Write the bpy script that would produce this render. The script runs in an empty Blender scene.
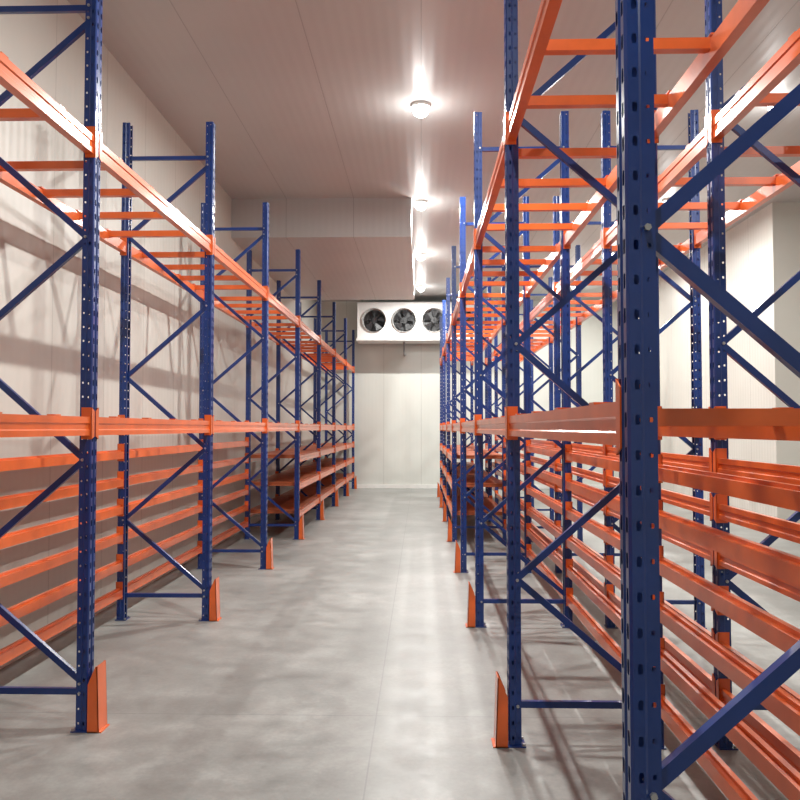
import bpy, math, random
from mathutils import Vector
random.seed(4)
scene=bpy.context.scene
scene.view_settings.view_transform='Standard'

# ---------------------------------------------------------------- materials
def newmat(name):
    m=bpy.data.materials.new(name); m.use_nodes=True
    nt=m.node_tree; b=nt.nodes['Principled BSDF']
    return m,nt,b
def paint(name,col,rough=.35,metal=0,noise=.12,coat=0.0):
    m,nt,b=newmat(name)
    tc=nt.nodes.new('ShaderNodeTexCoord'); n=nt.nodes.new('ShaderNodeTexNoise')
    n.inputs['Scale'].default_value=6; n.inputs['Detail'].default_value=5
    nt.links.new(tc.outputs['Object'],n.inputs['Vector'])
    r=nt.nodes.new('ShaderNodeValToRGB')
    r.color_ramp.elements[0].position=.3; r.color_ramp.elements[1].position=.7
    r.color_ramp.elements[0].color=tuple(c*(1-noise) for c in col)+(1,)
    r.color_ramp.elements[1].color=tuple(min(1,c*(1+noise)) for c in col)+(1,)
    nt.links.new(n.outputs['Fac'],r.inputs['Fac']); nt.links.new(r.outputs['Color'],b.inputs['Base Color'])
    b.inputs['Roughness'].default_value=rough; b.inputs['Metallic'].default_value=metal
    b.inputs['Coat Weight'].default_value=coat; b.inputs['Coat Roughness'].default_value=.15
    return m
BLUE=paint('blue_powder_coat',(.007,.036,.19),.32,coat=.35)
ORANGE=paint('orange_powder_coat',(.74,.135,.024),.30,coat=.4)
DECK=paint('orange_deck_steel',(.40,.10,.035),.45)
STEEL=paint('zinc_steel',(.5,.5,.5),.35,.8)
WHITE=paint('white_housing',(.78,.78,.76),.45,noise=.04)
BLACK=paint('black_fan',(.02,.02,.022),.45)
PIPE=paint('grey_pipe',(.25,.25,.25),.5)
TRIM=paint('white_trim',(.75,.75,.72),.4,noise=.05)

def mathn(nt,op,a,bv=None,c=None):
    n=nt.nodes.new('ShaderNodeMath'); n.operation=op
    for i,v in enumerate((a,bv,c)):
        if v is None: continue
        if isinstance(v,(int,float)): n.inputs[i].default_value=v
        else: nt.links.new(v,n.inputs[i])
    return n.outputs[0]
def panelmat(name,col,axis,pitch=1.0,rough=.4,ribs=.12):
    m,nt,b=newmat(name)
    tc=nt.nodes.new('ShaderNodeTexCoord'); sx=nt.nodes.new('ShaderNodeSeparateXYZ')
    nt.links.new(tc.outputs['Object'],sx.inputs[0]); c=sx.outputs[axis]
    f=mathn(nt,'FRACT',mathn(nt,'DIVIDE',mathn(nt,'ADD',c,100.0),pitch))
    seam=mathn(nt,'LESS_THAN',f,.010/pitch)
    rib=mathn(nt,'SINE',mathn(nt,'MULTIPLY',c,2*math.pi/.1))
    n=nt.nodes.new('ShaderNodeTexNoise'); n.inputs['Scale'].default_value=.8; n.inputs['Detail'].default_value=6
    nt.links.new(tc.outputs['Object'],n.inputs['Vector'])
    r=nt.nodes.new('ShaderNodeValToRGB')
    r.color_ramp.elements[0].position=.3; r.color_ramp.elements[1].position=.7
    r.color_ramp.elements[0].color=tuple(x*.95 for x in col)+(1,)
    r.color_ramp.elements[1].color=tuple(x*1.03 for x in col)+(1,)
    nt.links.new(n.outputs['Fac'],r.inputs['Fac'])
    mx=nt.nodes.new('ShaderNodeMix'); mx.data_type='RGBA'
    nt.links.new(seam,mx.inputs['Factor']); nt.links.new(r.outputs['Color'],mx.inputs['A'])
    mx.inputs['B'].default_value=tuple(x*.72 for x in col)+(1,)
    nt.links.new(mx.outputs['Result'],b.inputs['Base Color'])
    h=mathn(nt,'SUBTRACT',mathn(nt,'MULTIPLY',rib,ribs),seam)
    bp=nt.nodes.new('ShaderNodeBump'); bp.inputs['Distance'].default_value=.004; bp.inputs['Strength'].default_value=.5
    nt.links.new(h,bp.inputs['Height']); nt.links.new(bp.outputs[0],b.inputs['Normal'])
    b.inputs['Roughness'].default_value=rough
    return m
WALLY=panelmat('wall_panel_y',(.60,.59,.54),'Y',ribs=.35)
WALLX=panelmat('wall_panel_x',(.63,.645,.60),'X')
CEIL=panelmat('ceiling_panel',(.49,.485,.475),'X',rough=.40,ribs=.2)

def floormat():
    m,nt,b=newmat('polished_concrete')
    tc=nt.nodes.new('ShaderNodeTexCoord')
    def noise(s,d=8,dist=0,rough=.6):
        n=nt.nodes.new('ShaderNodeTexNoise'); n.inputs['Scale'].default_value=s
        n.inputs['Detail'].default_value=d; n.inputs['Distortion'].default_value=dist
        n.inputs['Roughness'].default_value=rough
        nt.links.new(tc.outputs['Object'],n.inputs['Vector']); return n.outputs['Fac']
    a=noise(.9,8,.2,.65); c=noise(4,10,.3,.7); d=noise(40,4)
    s=mathn(nt,'ADD',mathn(nt,'MULTIPLY',a,.5),mathn(nt,'ADD',mathn(nt,'MULTIPLY',c,.38),mathn(nt,'MULTIPLY',d,.12)))
    r=nt.nodes.new('ShaderNodeValToRGB'); e=r.color_ramp.elements
    e[0].position=.36; e[0].color=(.185,.188,.178,1)
    e[1].position=.64; e[1].color=(.385,.392,.375,1)
    k=e.new(.5); k.color=(.265,.27,.257,1)
    nt.links.new(s,r.inputs['Fac'])
    sx=nt.nodes.new('ShaderNodeSeparateXYZ'); nt.links.new(tc.outputs['Object'],sx.inputs[0])
    j1=mathn(nt,'LESS_THAN',mathn(nt,'ABSOLUTE',mathn(nt,'ADD',sx.outputs['X'],.25)),.004)
    f=mathn(nt,'FRACT',mathn(nt,'DIVIDE',mathn(nt,'ADD',sx.outputs['Y'],99.0),4.5))
    j2=mathn(nt,'LESS_THAN',f,.0018)
    j=mathn(nt,'MAXIMUM',j1,j2)
    mx=nt.nodes.new('ShaderNodeMix'); mx.data_type='RGBA'
    nt.links.new(mathn(nt,'MULTIPLY',j,.35),mx.inputs['Factor']); nt.links.new(r.outputs['Color'],mx.inputs['A'])
    mx.inputs['B'].default_value=(.1,.1,.1,1)
    nt.links.new(mx.outputs['Result'],b.inputs['Base Color'])
    rr=nt.nodes.new('ShaderNodeMapRange'); nt.links.new(c,rr.inputs['Value'])
    rr.inputs['From Min'].default_value=.35; rr.inputs['From Max'].default_value=.65
    rr.inputs['To Min'].default_value=.36; rr.inputs['To Max'].default_value=.50
    nt.links.new(rr.outputs[0],b.inputs['Roughness'])
    b.inputs['Specular IOR Level'].default_value=.5
    bp=nt.nodes.new('ShaderNodeBump'); bp.inputs['Distance'].default_value=.001; bp.inputs['Strength'].default_value=.25
    nt.links.new(d,bp.inputs['Height']); nt.links.new(bp.outputs[0],b.inputs['Normal'])
    return m
FLOOR=floormat()
m,nt,b=newmat('lamp_glow'); b.inputs['Emission Color'].default_value=(1,.99,.95,1); b.inputs['Emission Strength'].default_value=13
GLOW=m

# ---------------------------------------------------------------- mesh builder
class MB:
    def __init__(s): s.v=[]; s.f=[]; s.m=[]
    def face(s,pts,mi=0):
        i=len(s.v); s.v+= [tuple(p) for p in pts]; s.f.append(tuple(range(i,i+len(pts)))); s.m.append(mi)
    def poly(s,vs,fs,mi=0):
        i=len(s.v); s.v+=[tuple(p) for p in vs]
        for f in fs: s.f.append(tuple(i+k for k in f)); s.m.append(mi)
    def box(s,x0,x1,y0,y1,z0,z1,mi=0):
        if x0>x1:x0,x1=x1,x0
        s.poly([(x0,y0,z0),(x1,y0,z0),(x1,y1,z0),(x0,y1,z0),(x0,y0,z1),(x1,y0,z1),(x1,y1,z1),(x0,y1,z1)],
          [(0,3,2,1),(4,5,6,7),(0,1,5,4),(1,2,6,5),(2,3,7,6),(3,0,4,7)],mi)
    def extr(s,prof,y0,y1,mi=0):
        n=len(prof); vs=[(x,y0,z) for x,z in prof]+[(x,y1,z) for x,z in prof]
        fs=[(i,(i+1)%n,(i+1)%n+n,i+n) for i in range(n)]+[tuple(range(n))[::-1],tuple(range(n,2*n))]
        s.poly(vs,fs,mi)
    def obar(s,p0,p1,w,t,mi=0):
        p0=Vector(p0);p1=Vector(p1); d=(p1-p0).normalized(); n=Vector((-d.z,0,d.x))*(w/2); y=Vector((0,t/2,0))
        vs=[p0-n-y,p0+n-y,p0+n+y,p0-n+y,p1-n-y,p1+n-y,p1+n+y,p1-n+y]
        s.poly(vs,[(0,3,2,1),(4,5,6,7),(0,1,5,4),(1,2,6,5),(2,3,7,6),(3,0,4,7)],mi)
    def cyl(s,c,axis,r,l,n=12,mi=0,r2=None):
        r2=r if r2 is None else r2
        a=Vector(axis).normalized(); u=a.orthogonal().normalized(); w=a.cross(u); c=Vector(c)
        vs=[];
        for k,(q,rad) in enumerate(((c,r),(c+a*l,r2))):
            for i in range(n):
                t=2*math.pi*i/n; vs.append(q+u*math.cos(t)*rad+w*math.sin(t)*rad)
        fs=[(i,(i+1)%n,(i+1)%n+n,i+n) for i in range(n)]+[tuple(range(n))[::-1],tuple(range(n,2*n))]
        s.poly(vs,fs,mi)
    def torus(s,c,R,r,n=28,k=5,mi=0): # ring facing y
        vs=[];fs=[]
        for i in range(n):
            t=2*math.pi*i/n
            for j in range(k):
                q=2*math.pi*j/k; rr=R+r*math.cos(q)
                vs.append((c[0]+rr*math.cos(t),c[1]+r*math.sin(q),c[2]+rr*math.sin(t)))
        for i in range(n):
            for j in range(k):
                a=i*k+j;b_=i*k+(j+1)%k;c2=((i+1)%n)*k+(j+1)%k;d=((i+1)%n)*k+j
                fs.append((a,b_,c2,d))
        s.poly(vs,fs,mi)
    def obj(s,name,mats,parent=None):
        me=bpy.data.meshes.new(name); me.from_pydata(s.v,[],s.f)
        for mm in mats: me.materials.append(mm)
        me.polygons.foreach_set('material_index',s.m); me.update()
        o=bpy.data.objects.new(name,me); scene.collection.objects.link(o)
        if parent: o.parent=parent
        return o
def empty(name,loc=(0,0,0)):
    e=bpy.data.objects.new(name,None); scene.collection.objects.link(e); e.empty_display_size=.3
    return e

# ---------------------------------------------------------------- room
H=5.0; XL=-2.81; XR=5.3; XR2=7.2; YF=21.35; YN=-3.2; YJ=12.1; T=.12
def rbox(name,x0,x1,y0,y1,z0,z1,mat):
    mb=MB(); mb.box(x0,x1,y0,y1,z0,z1); return mb.obj(name,[mat])
rbox('floor',XL-T,XR2+T,YN-T,YF+T,-.1,0,FLOOR)
rbox('ceiling',XL-T,XR2+T,YN-T,YF+T,H,H+.1,CEIL)
rbox('wall_left',XL-T,XL,YN-T,YF+T,0,H,WALLY)
rbox('wall_far',XL,XR2+T,YF,YF+T,0,H,WALLX)
rbox('wall_near',XL,XR2,YN-T,YN,0,H,WALLX)
rbox('wall_right',XR2,XR2+T,YN-T,YF,0,H,WALLY)
rbox('wall_right_return',XR,XR2,YJ,YF,0,H,WALLY)
rbox('ceiling_soffit',XL,-.14,11.7,17.5,4.42,H,CEIL)
rbox('baseboard_left',XL,XL+.02,YN,YF,0,.09,TRIM)
rbox('baseboard_far',XL+.02,XR,YF-.03,YF,0,.10,TRIM)

# ---------------------------------------------------------------- racking
PITCH=.075; PH=4.2
W=.041; D=.064
def holecell(mb,P,u0,u1,v0,v1,ru,rv,du=0):
    uc=(u0+u1)/2; vc=(v0+v1)/2
    out=[(u1,vc),(u1,v1),(uc,v1),(u0,v1),(u0,vc),(u0,v0),(uc,v0),(u1,v0)]
    inn=[(uc+ru*math.cos(k*math.pi/4),vc+rv*math.sin(k*math.pi/4)) for k in range(8)]
    inn=[(uc+math.copysign(min(abs(a-uc)*1.15,ru),a-uc),vc+math.copysign(min(abs(c-vc)*1.25,rv),c-vc)) for a,c in inn]
    mb.poly([P(a,c) for a,c in out+inn],[(i,(i+1)%8,(i+1)%8+8,i+8) for i in range(8)])
def post(mb,x,y,d,full):
    Pw=lambda u,v:(x,y+u,v)
    def strip(P,u0,u1): mb.face([P(u0,.005),P(u1,.005),P(u1,PH),P(u0,PH)])
    cr=.006
    strip(Pw,-W+cr,-.034); strip(Pw,.034,W-cr)
    Pr=lambda u,v:(x-d*.008,y+u,v)
    strip(Pr,-.008,.008)
    for sg in (-1,1):
        mb.face([(x,y+sg*.012,.005),(x-d*.008,y+sg*.008,.005),(x-d*.008,y+sg*.008,PH),(x,y+sg*.012,PH)])
        mb.face([(x,y+sg*(W-cr),.005),(x-d*cr,y+sg*W,.005),(x-d*cr,y+sg*W,PH),(x,y+sg*(W-cr),PH)])
    n=int(PH/PITCH)
    def Psd(sg):
        def P(u,v):
            return (x-d*u,y+sg*(W-(.004 if u>.033 else 0)),v)
        return P
    Ps=[Psd(-1),Psd(1)]
    for sg,P in zip((-1,1),Ps):
        mb.face([(x-d*cr,y+sg*W,.005),(x-d*.012,y+sg*W,.005),(x-d*.012,y+sg*W,PH),(x-d*cr,y+sg*W,PH)])
        mb.face([(x-d*.030,y+sg*W,.005),(x-d*.036,y+sg*(W-.004),.005),(x-d*.036,y+sg*(W-.004),PH),(x-d*.030,y+sg*W,PH)])
    for sg in(-1,1):
        mb.face([(x-d*D,y+sg*(W-.004),.005),(x-d*D,y+sg*(W-.02),.005),(x-d*D,y+sg*(W-.02),PH),(x-d*D,y+sg*(W-.004),PH)])
    for i in range(n):
        v0=.005+i*PITCH if i else .005; v1=.005+(i+1)*PITCH if i<n-1 else PH
        holecell(mb,Pw,-.034,-.012,v0,v1,.008,.017)
        holecell(mb,Pw,.012,.034,v0,v1,.008,.017)
        for P in Ps:
            holecell(mb,P,.012,.030,v0,v1,.0055,.011)
            holecell(mb,P,.036,D,v0,v1,.0045,.0055)

def beam(mb,x,d,y0,y1,zc,h,mi=0,conn=True):
    w=.045
    p=[(0,-h/2),(0,-.22*h),(.006,-.16*h),(.006,.10*h),(0,.16*h),(0,h/2),(.022,h/2),(.022,h/2-.014),(w,h/2-.014),(w,-h/2)]
    mb.extr([(x-d*(.006+a),zc+b_) for a,b_ in p],y0+W+.005,y1-W-.005,mi)
    if conn:
        for yy,s in((y0,1),(y1,-1)):
            yb=yy+s*W
            zl=zc-h/2-.02; zh=zc+h/2+.05
            mb.box(x+d*.004,x-d*.052,min(yb,yb+s*.005),max(yb,yb+s*.005),zl,zh,mi)
            xa,xb=x+d*.001,x+d*.005
            ya=yb+s*.005; yc=yb-s*.032
            prof=[(ya,zl),(yc,zl+.015),(yc,zh-.02),(ya,zh)]
            mb.poly([(xa,a,c) for a,c in prof]+[(xb,a,c) for a,c in prof],[(0,1,2,3),(7,6,5,4),(0,4,5,1),(1,5,6,2),(2,6,7,3),(3,7,4,0)],mi)
def guard(mb,x,y,d,mi=0):
    hh=.345; hb=.25; w=.058; x0=x+d*.006; a=.062; t=.005
    for s in(-1,1):
        yy=y+s*w
        pr=[(x0,0),(x0+d*a,0),(x0+d*(a-.012),hh),(x0+d*(a-.022),hh),(x0,hb)]
        n=5
        mb.poly([(p,yy,q) for p,q in pr]+[(p,yy-s*t,q) for p,q in pr],
            [tuple(range(n)),tuple(range(2*n-1,n-1,-1))]+[(i,(i+1)%n,(i+1)%n+n,i+n) for i in range(n)],mi)
    mb.poly([(x0+d*a,y-w,0),(x0+d*a,y+w,0),(x0+d*(a-.012),y+w,hh),(x0+d*(a-.012),y-w,hh),
             (x0+d*(a-t),y-w,0),(x0+d*(a-t),y+w,0),(x0+d*(a-.012-t),y+w,hh),(x0+d*(a-.012-t),y-w,hh)],
        [(0,1,2,3),(7,6,5,4),(3,2,6,7),(0,3,7,4),(1,5,6,2)],mi)
    mb.box(x0,x0+d*.075,y-w,y+w,0.0,.006,mi)

def rack(name,xf,xb,df,ys,low_sides,low_levels,deck_from,guards):
    root=empty(name); db=-df
    up=MB(); br=MB(); bm=MB(); gd=MB(); dk=MB(); bt=MB()
    for y in ys:
        post(up,xf,y,df,True); post(up,xb,y,db,True)
        for x,d in((xf,df),(xb,db)):
            up.box(x+d*.006,x-d*.085,y-.055,y+.055,0,.006)
            for s in(-1,1): bt.cyl((x-d*.075,y+s*.045,.006),(0,0,1),.009,.012,6)
        nodes=[.25,.83,1.43,2.03,2.63,3.23,3.83]
        if df>0: side=lambda k:k%2==0
        else: side=lambda k:k%2==1
        xF=xf-df*.046; xB=xb-db*.046
        P=[((xF if side(k) else xB),y,z) for k,z in enumerate(nodes)]
        for a,c in zip(P[:-1],P[1:]): br.obar(a,c,.033,.026)
        for z in (.20,3.90): br.obar((xF,y,z),(xB,y,z),.033,.026)
        yb=y-W+.004
        for z in(.20,3.90): 
            for xx in (xF,xB): bt.cyl((xx,yb,z),(0,-1,0),.008,.008,6)
        for p in P: bt.cyl((p[0],yb,p[2]),(0,-1,0),.008,.009,6)
        if guards and y>2.5: guard(gd,xf,y,df)
    for a,c in zip(ys[:-1],ys[1:]):
        for zc in(1.61,3.13):
            beam(bm,xf,df,a,c,zc,.10); beam(bm,xb,db,a,c,zc,.10)
            for off in(.33,.88,1.44,1.99):
                bm.box(xf-df*.03,xb-db*.03,a+off,a+off+.045,zc-.005,zc+.0405)
                for x,d in((xf,df),(xb,db)):
                    bm.box(x-d*.006,x-d*.05,a+off-.006,a+off+.051,zc+.0505,zc+.057)
        if a<deck_from-.1:
            for z in low_levels:
                if 'b' in low_sides: beam(bm,xb,db,a,c,z,.075)
                if 'f' in low_sides: beam(bm,xf,df,a,c,z,.075)
        else:
            for z in(.35,.75,1.15):
                beam(bm,xf,df,a,c,z,.09); beam(bm,xb,db,a,c,z,.09)
                n=8; w=(c-a-.1)/n
                for i in range(n):
                    y0=a+.05+i*w
                    dk.box(xf-df*.03,xb-db*.03,y0+.003,y0+w-.003,z+.047,z+.062)
                    dk.box(xf-df*.06,xb-db*.06,y0+.01,y0+.03,z+.01,z+.047)
    up.obj('uprights',[BLUE],root); br.obj('frame_braces',[BLUE],root)
    bm.obj('beams_and_cross_bars',[ORANGE],root); bt.obj('bolts',[STEEL],root)
    if gd.v: gd.obj('upright_guards',[ORANGE],root)
    if dk.v: dk.obj('shelf_decks',[DECK],root)
    return root
LV=[.23,.46,.69,.92,1.15,1.38]
ysL=[4.27+2.43*k for k in range(-2,7)]+[21.12]
ysR=[1.755]+[4.13+2.42*k for k in range(0,7)]
rack('pallet_rack',-1.76,-2.54,1,ysL,'b',LV,11.5,True)
rack('pallet_rack',.44,1.215,-1,ysR,'b',LV,11.3,True)
rack('pallet_rack',1.49,2.27,-1,ysR,'f',[l+.03 for l in LV],14,False)

# ---------------------------------------------------------------- evaporator cooler
def cooler(x0,nf,y0=20.4,z0=3.9,z1=4.83):
    root=empty('evaporator_air_cooler')
    p=.768; x1=x0+.06+nf*p+.0
    mb=MB(); fr=.30; n=24
    for k in range(nf):
        cx=x0+.44+k*p; cz=4.36
        u0=x0 if k==0 else cx-p/2; u1=x1+.06 if k==nf-1 else cx+p/2
        out=[];inn=[]
        for i in range(n):
            t=2*math.pi*(i+.5)/n; c,s=math.cos(t),math.sin(t)
            inn.append((cx+fr*c,y0,cz+fr*s))
            kx=((u1-cx) if c>0 else (cx-u0))/abs(c) ; kz=((z1-cz) if s>0 else (cz-z0))/abs(s)
            q=min(kx,kz); out.append((cx+q*c,y0,cz+q*s))
        mb.poly(out+inn,[(i,(i+1)%n,(i+1)%n+n,i+n) for i in range(n)])
        for (ux,uz) in((u0,z0),(u0,z1),(u1,z0),(u1,z1)):
            near=sorted(out,key=lambda q:(q[0]-ux)**2+(q[2]-uz)**2)[:2]
            mb.face([near[0],near[1],(ux,y0,uz)])
        vs=[];
        for yy,rr in((y0-.05,fr+.01),(y0+.14,fr-.02)):
            vs+=[(cx+rr*math.cos(2*math.pi*(i+.5)/n),yy,cz+rr*math.sin(2*math.pi*(i+.5)/n)) for i in range(n)]
        mb.poly(vs,[(i,(i+1)%n,(i+1)%n+n,i+n) for i in range(n)])
    X1=x1+.06
    mb.box(x0,x0+.01,y0,y0+.75,z0,z1); mb.box(X1-.01,X1,y0,y0+.75,z0,z1)
    mb.box(x0,X1,y0,y0+.75,z1-.01,z1); mb.box(x0,X1,y0+.15,y0+.75,z0,z0+.01)
    mb.box(x0-.02,X1+.02,y0-.03,y0+.78,z0-.06,z0)
    mb.obj('housing',[WHITE],root)
    mb=MB()
    for k in range(nf):
        cx=x0+.44+k*p; cz=4.36
        mb.box(cx-p/2+.02,cx+p/2-.02,y0+.2,y0+.21,z0+.03,z1-.03)
        mb.cyl((cx,y0+.0,cz),(0,1,0),.075,.1,16)
        for b_ in range(5):
            t=2*math.pi*b_/5+.3
            pts=[]
            for (r,a) in((.06,-.25),(.27,-.42),(.28,.28),(.06,.35)):
                pts.append((cx+r*math.cos(t+a),y0+.06+a*.09,cz+r*math.sin(t+a)))
            mb.face(pts)
    mb.obj('fan_blades',[BLACK],root)
    mb=MB()
    for k in range(nf):
        cx=x0+.44+k*p; cz=4.36
        for R in(.10,.17,.24,.30): mb.torus((cx,y0-.055,cz),R,.003)
        for i in range(4):
            t=math.pi*i/4
            d=Vector((math.cos(t),0,math.sin(t)))
            mb.cyl(Vector((cx,y0-.055,cz))-d*.3,d,.003,.6,5)
    mb.obj('fan_guards',[BLACK],root)
    mb=MB()
    xm=x0+1.2
    mb.cyl((xm,y0+.35,z0-.06),(0,0,-1),.025,.30,12); mb.cyl((xm,y0+.35,z0-.36),(0,1,0),.025,YF-y0-.35,12)
    for xx in(x0+.1,X1-.1):
        for yy in(y0+.1,y0+.65): mb.cyl((xx,yy,z1),(0,0,1),.008,H-z1,8)
    mb.obj('drain_pipe_and_hangers',[PIPE],root)
cooler(-1.64,4)

# ---------------------------------------------------------------- lamps
def lamp(x,y,P):
    root=empty('ceiling_light')
    mb=MB(); mb.cyl((x,y,H),(0,0,-1),.10,.035,28); mb.obj('lamp_base',[WHITE],root)
    bpy.ops.mesh.primitive_uv_sphere_add(segments=24,ring_count=12,radius=.088,location=(x,y,H-.065))
    o=bpy.context.object; o.name='bulb'; o.scale=(1,1,.8); o.data.materials.append(GLOW); o.parent=root
    for q in o.data.polygons:q.use_smooth=True
    l=bpy.data.lights.new('lamp_light','AREA'); l.shape='DISK'; l.size=.09; l.energy=P; l.color=(1,.99,.95)
    lo=bpy.data.objects.new('lamp_light',l); lo.location=(x,y,H-.145); scene.collection.objects.link(lo); lo.parent=root
    l=bpy.data.lights.new('lamp_spill','POINT'); l.shadow_soft_size=.05; l.energy=P*.08; l.color=(1,.99,.96)
    lo=bpy.data.objects.new('lamp_spill',l); lo.location=(x,y,H-.32); scene.collection.objects.link(lo); lo.parent=root
for k,P in zip(range(-2,4),(80,125,145,150,160,160)): lamp(0,8.3+3.6*k,P)
for k,P in zip(range(-2,4),(65,105,115,115,115,115)): lamp(3.7,8.3+3.6*k,P)

w=bpy.data.worlds.new('world'); scene.world=w; w.use_nodes=True
w.node_tree.nodes['Background'].inputs[0].default_value=(.5,.5,.5,1); w.node_tree.nodes['Background'].inputs[1].default_value=.1

# ---------------------------------------------------------------- camera
cam=bpy.data.cameras.new('camera'); cam.lens=36; cam.sensor_width=36; cam.clip_start=.02
co=bpy.data.objects.new('camera',cam); scene.collection.objects.link(co); scene.camera=co
co.location=(0,0,1.6)
co.rotation_euler=(math.radians(90)+math.atan(28/800),0,math.atan(21/800))
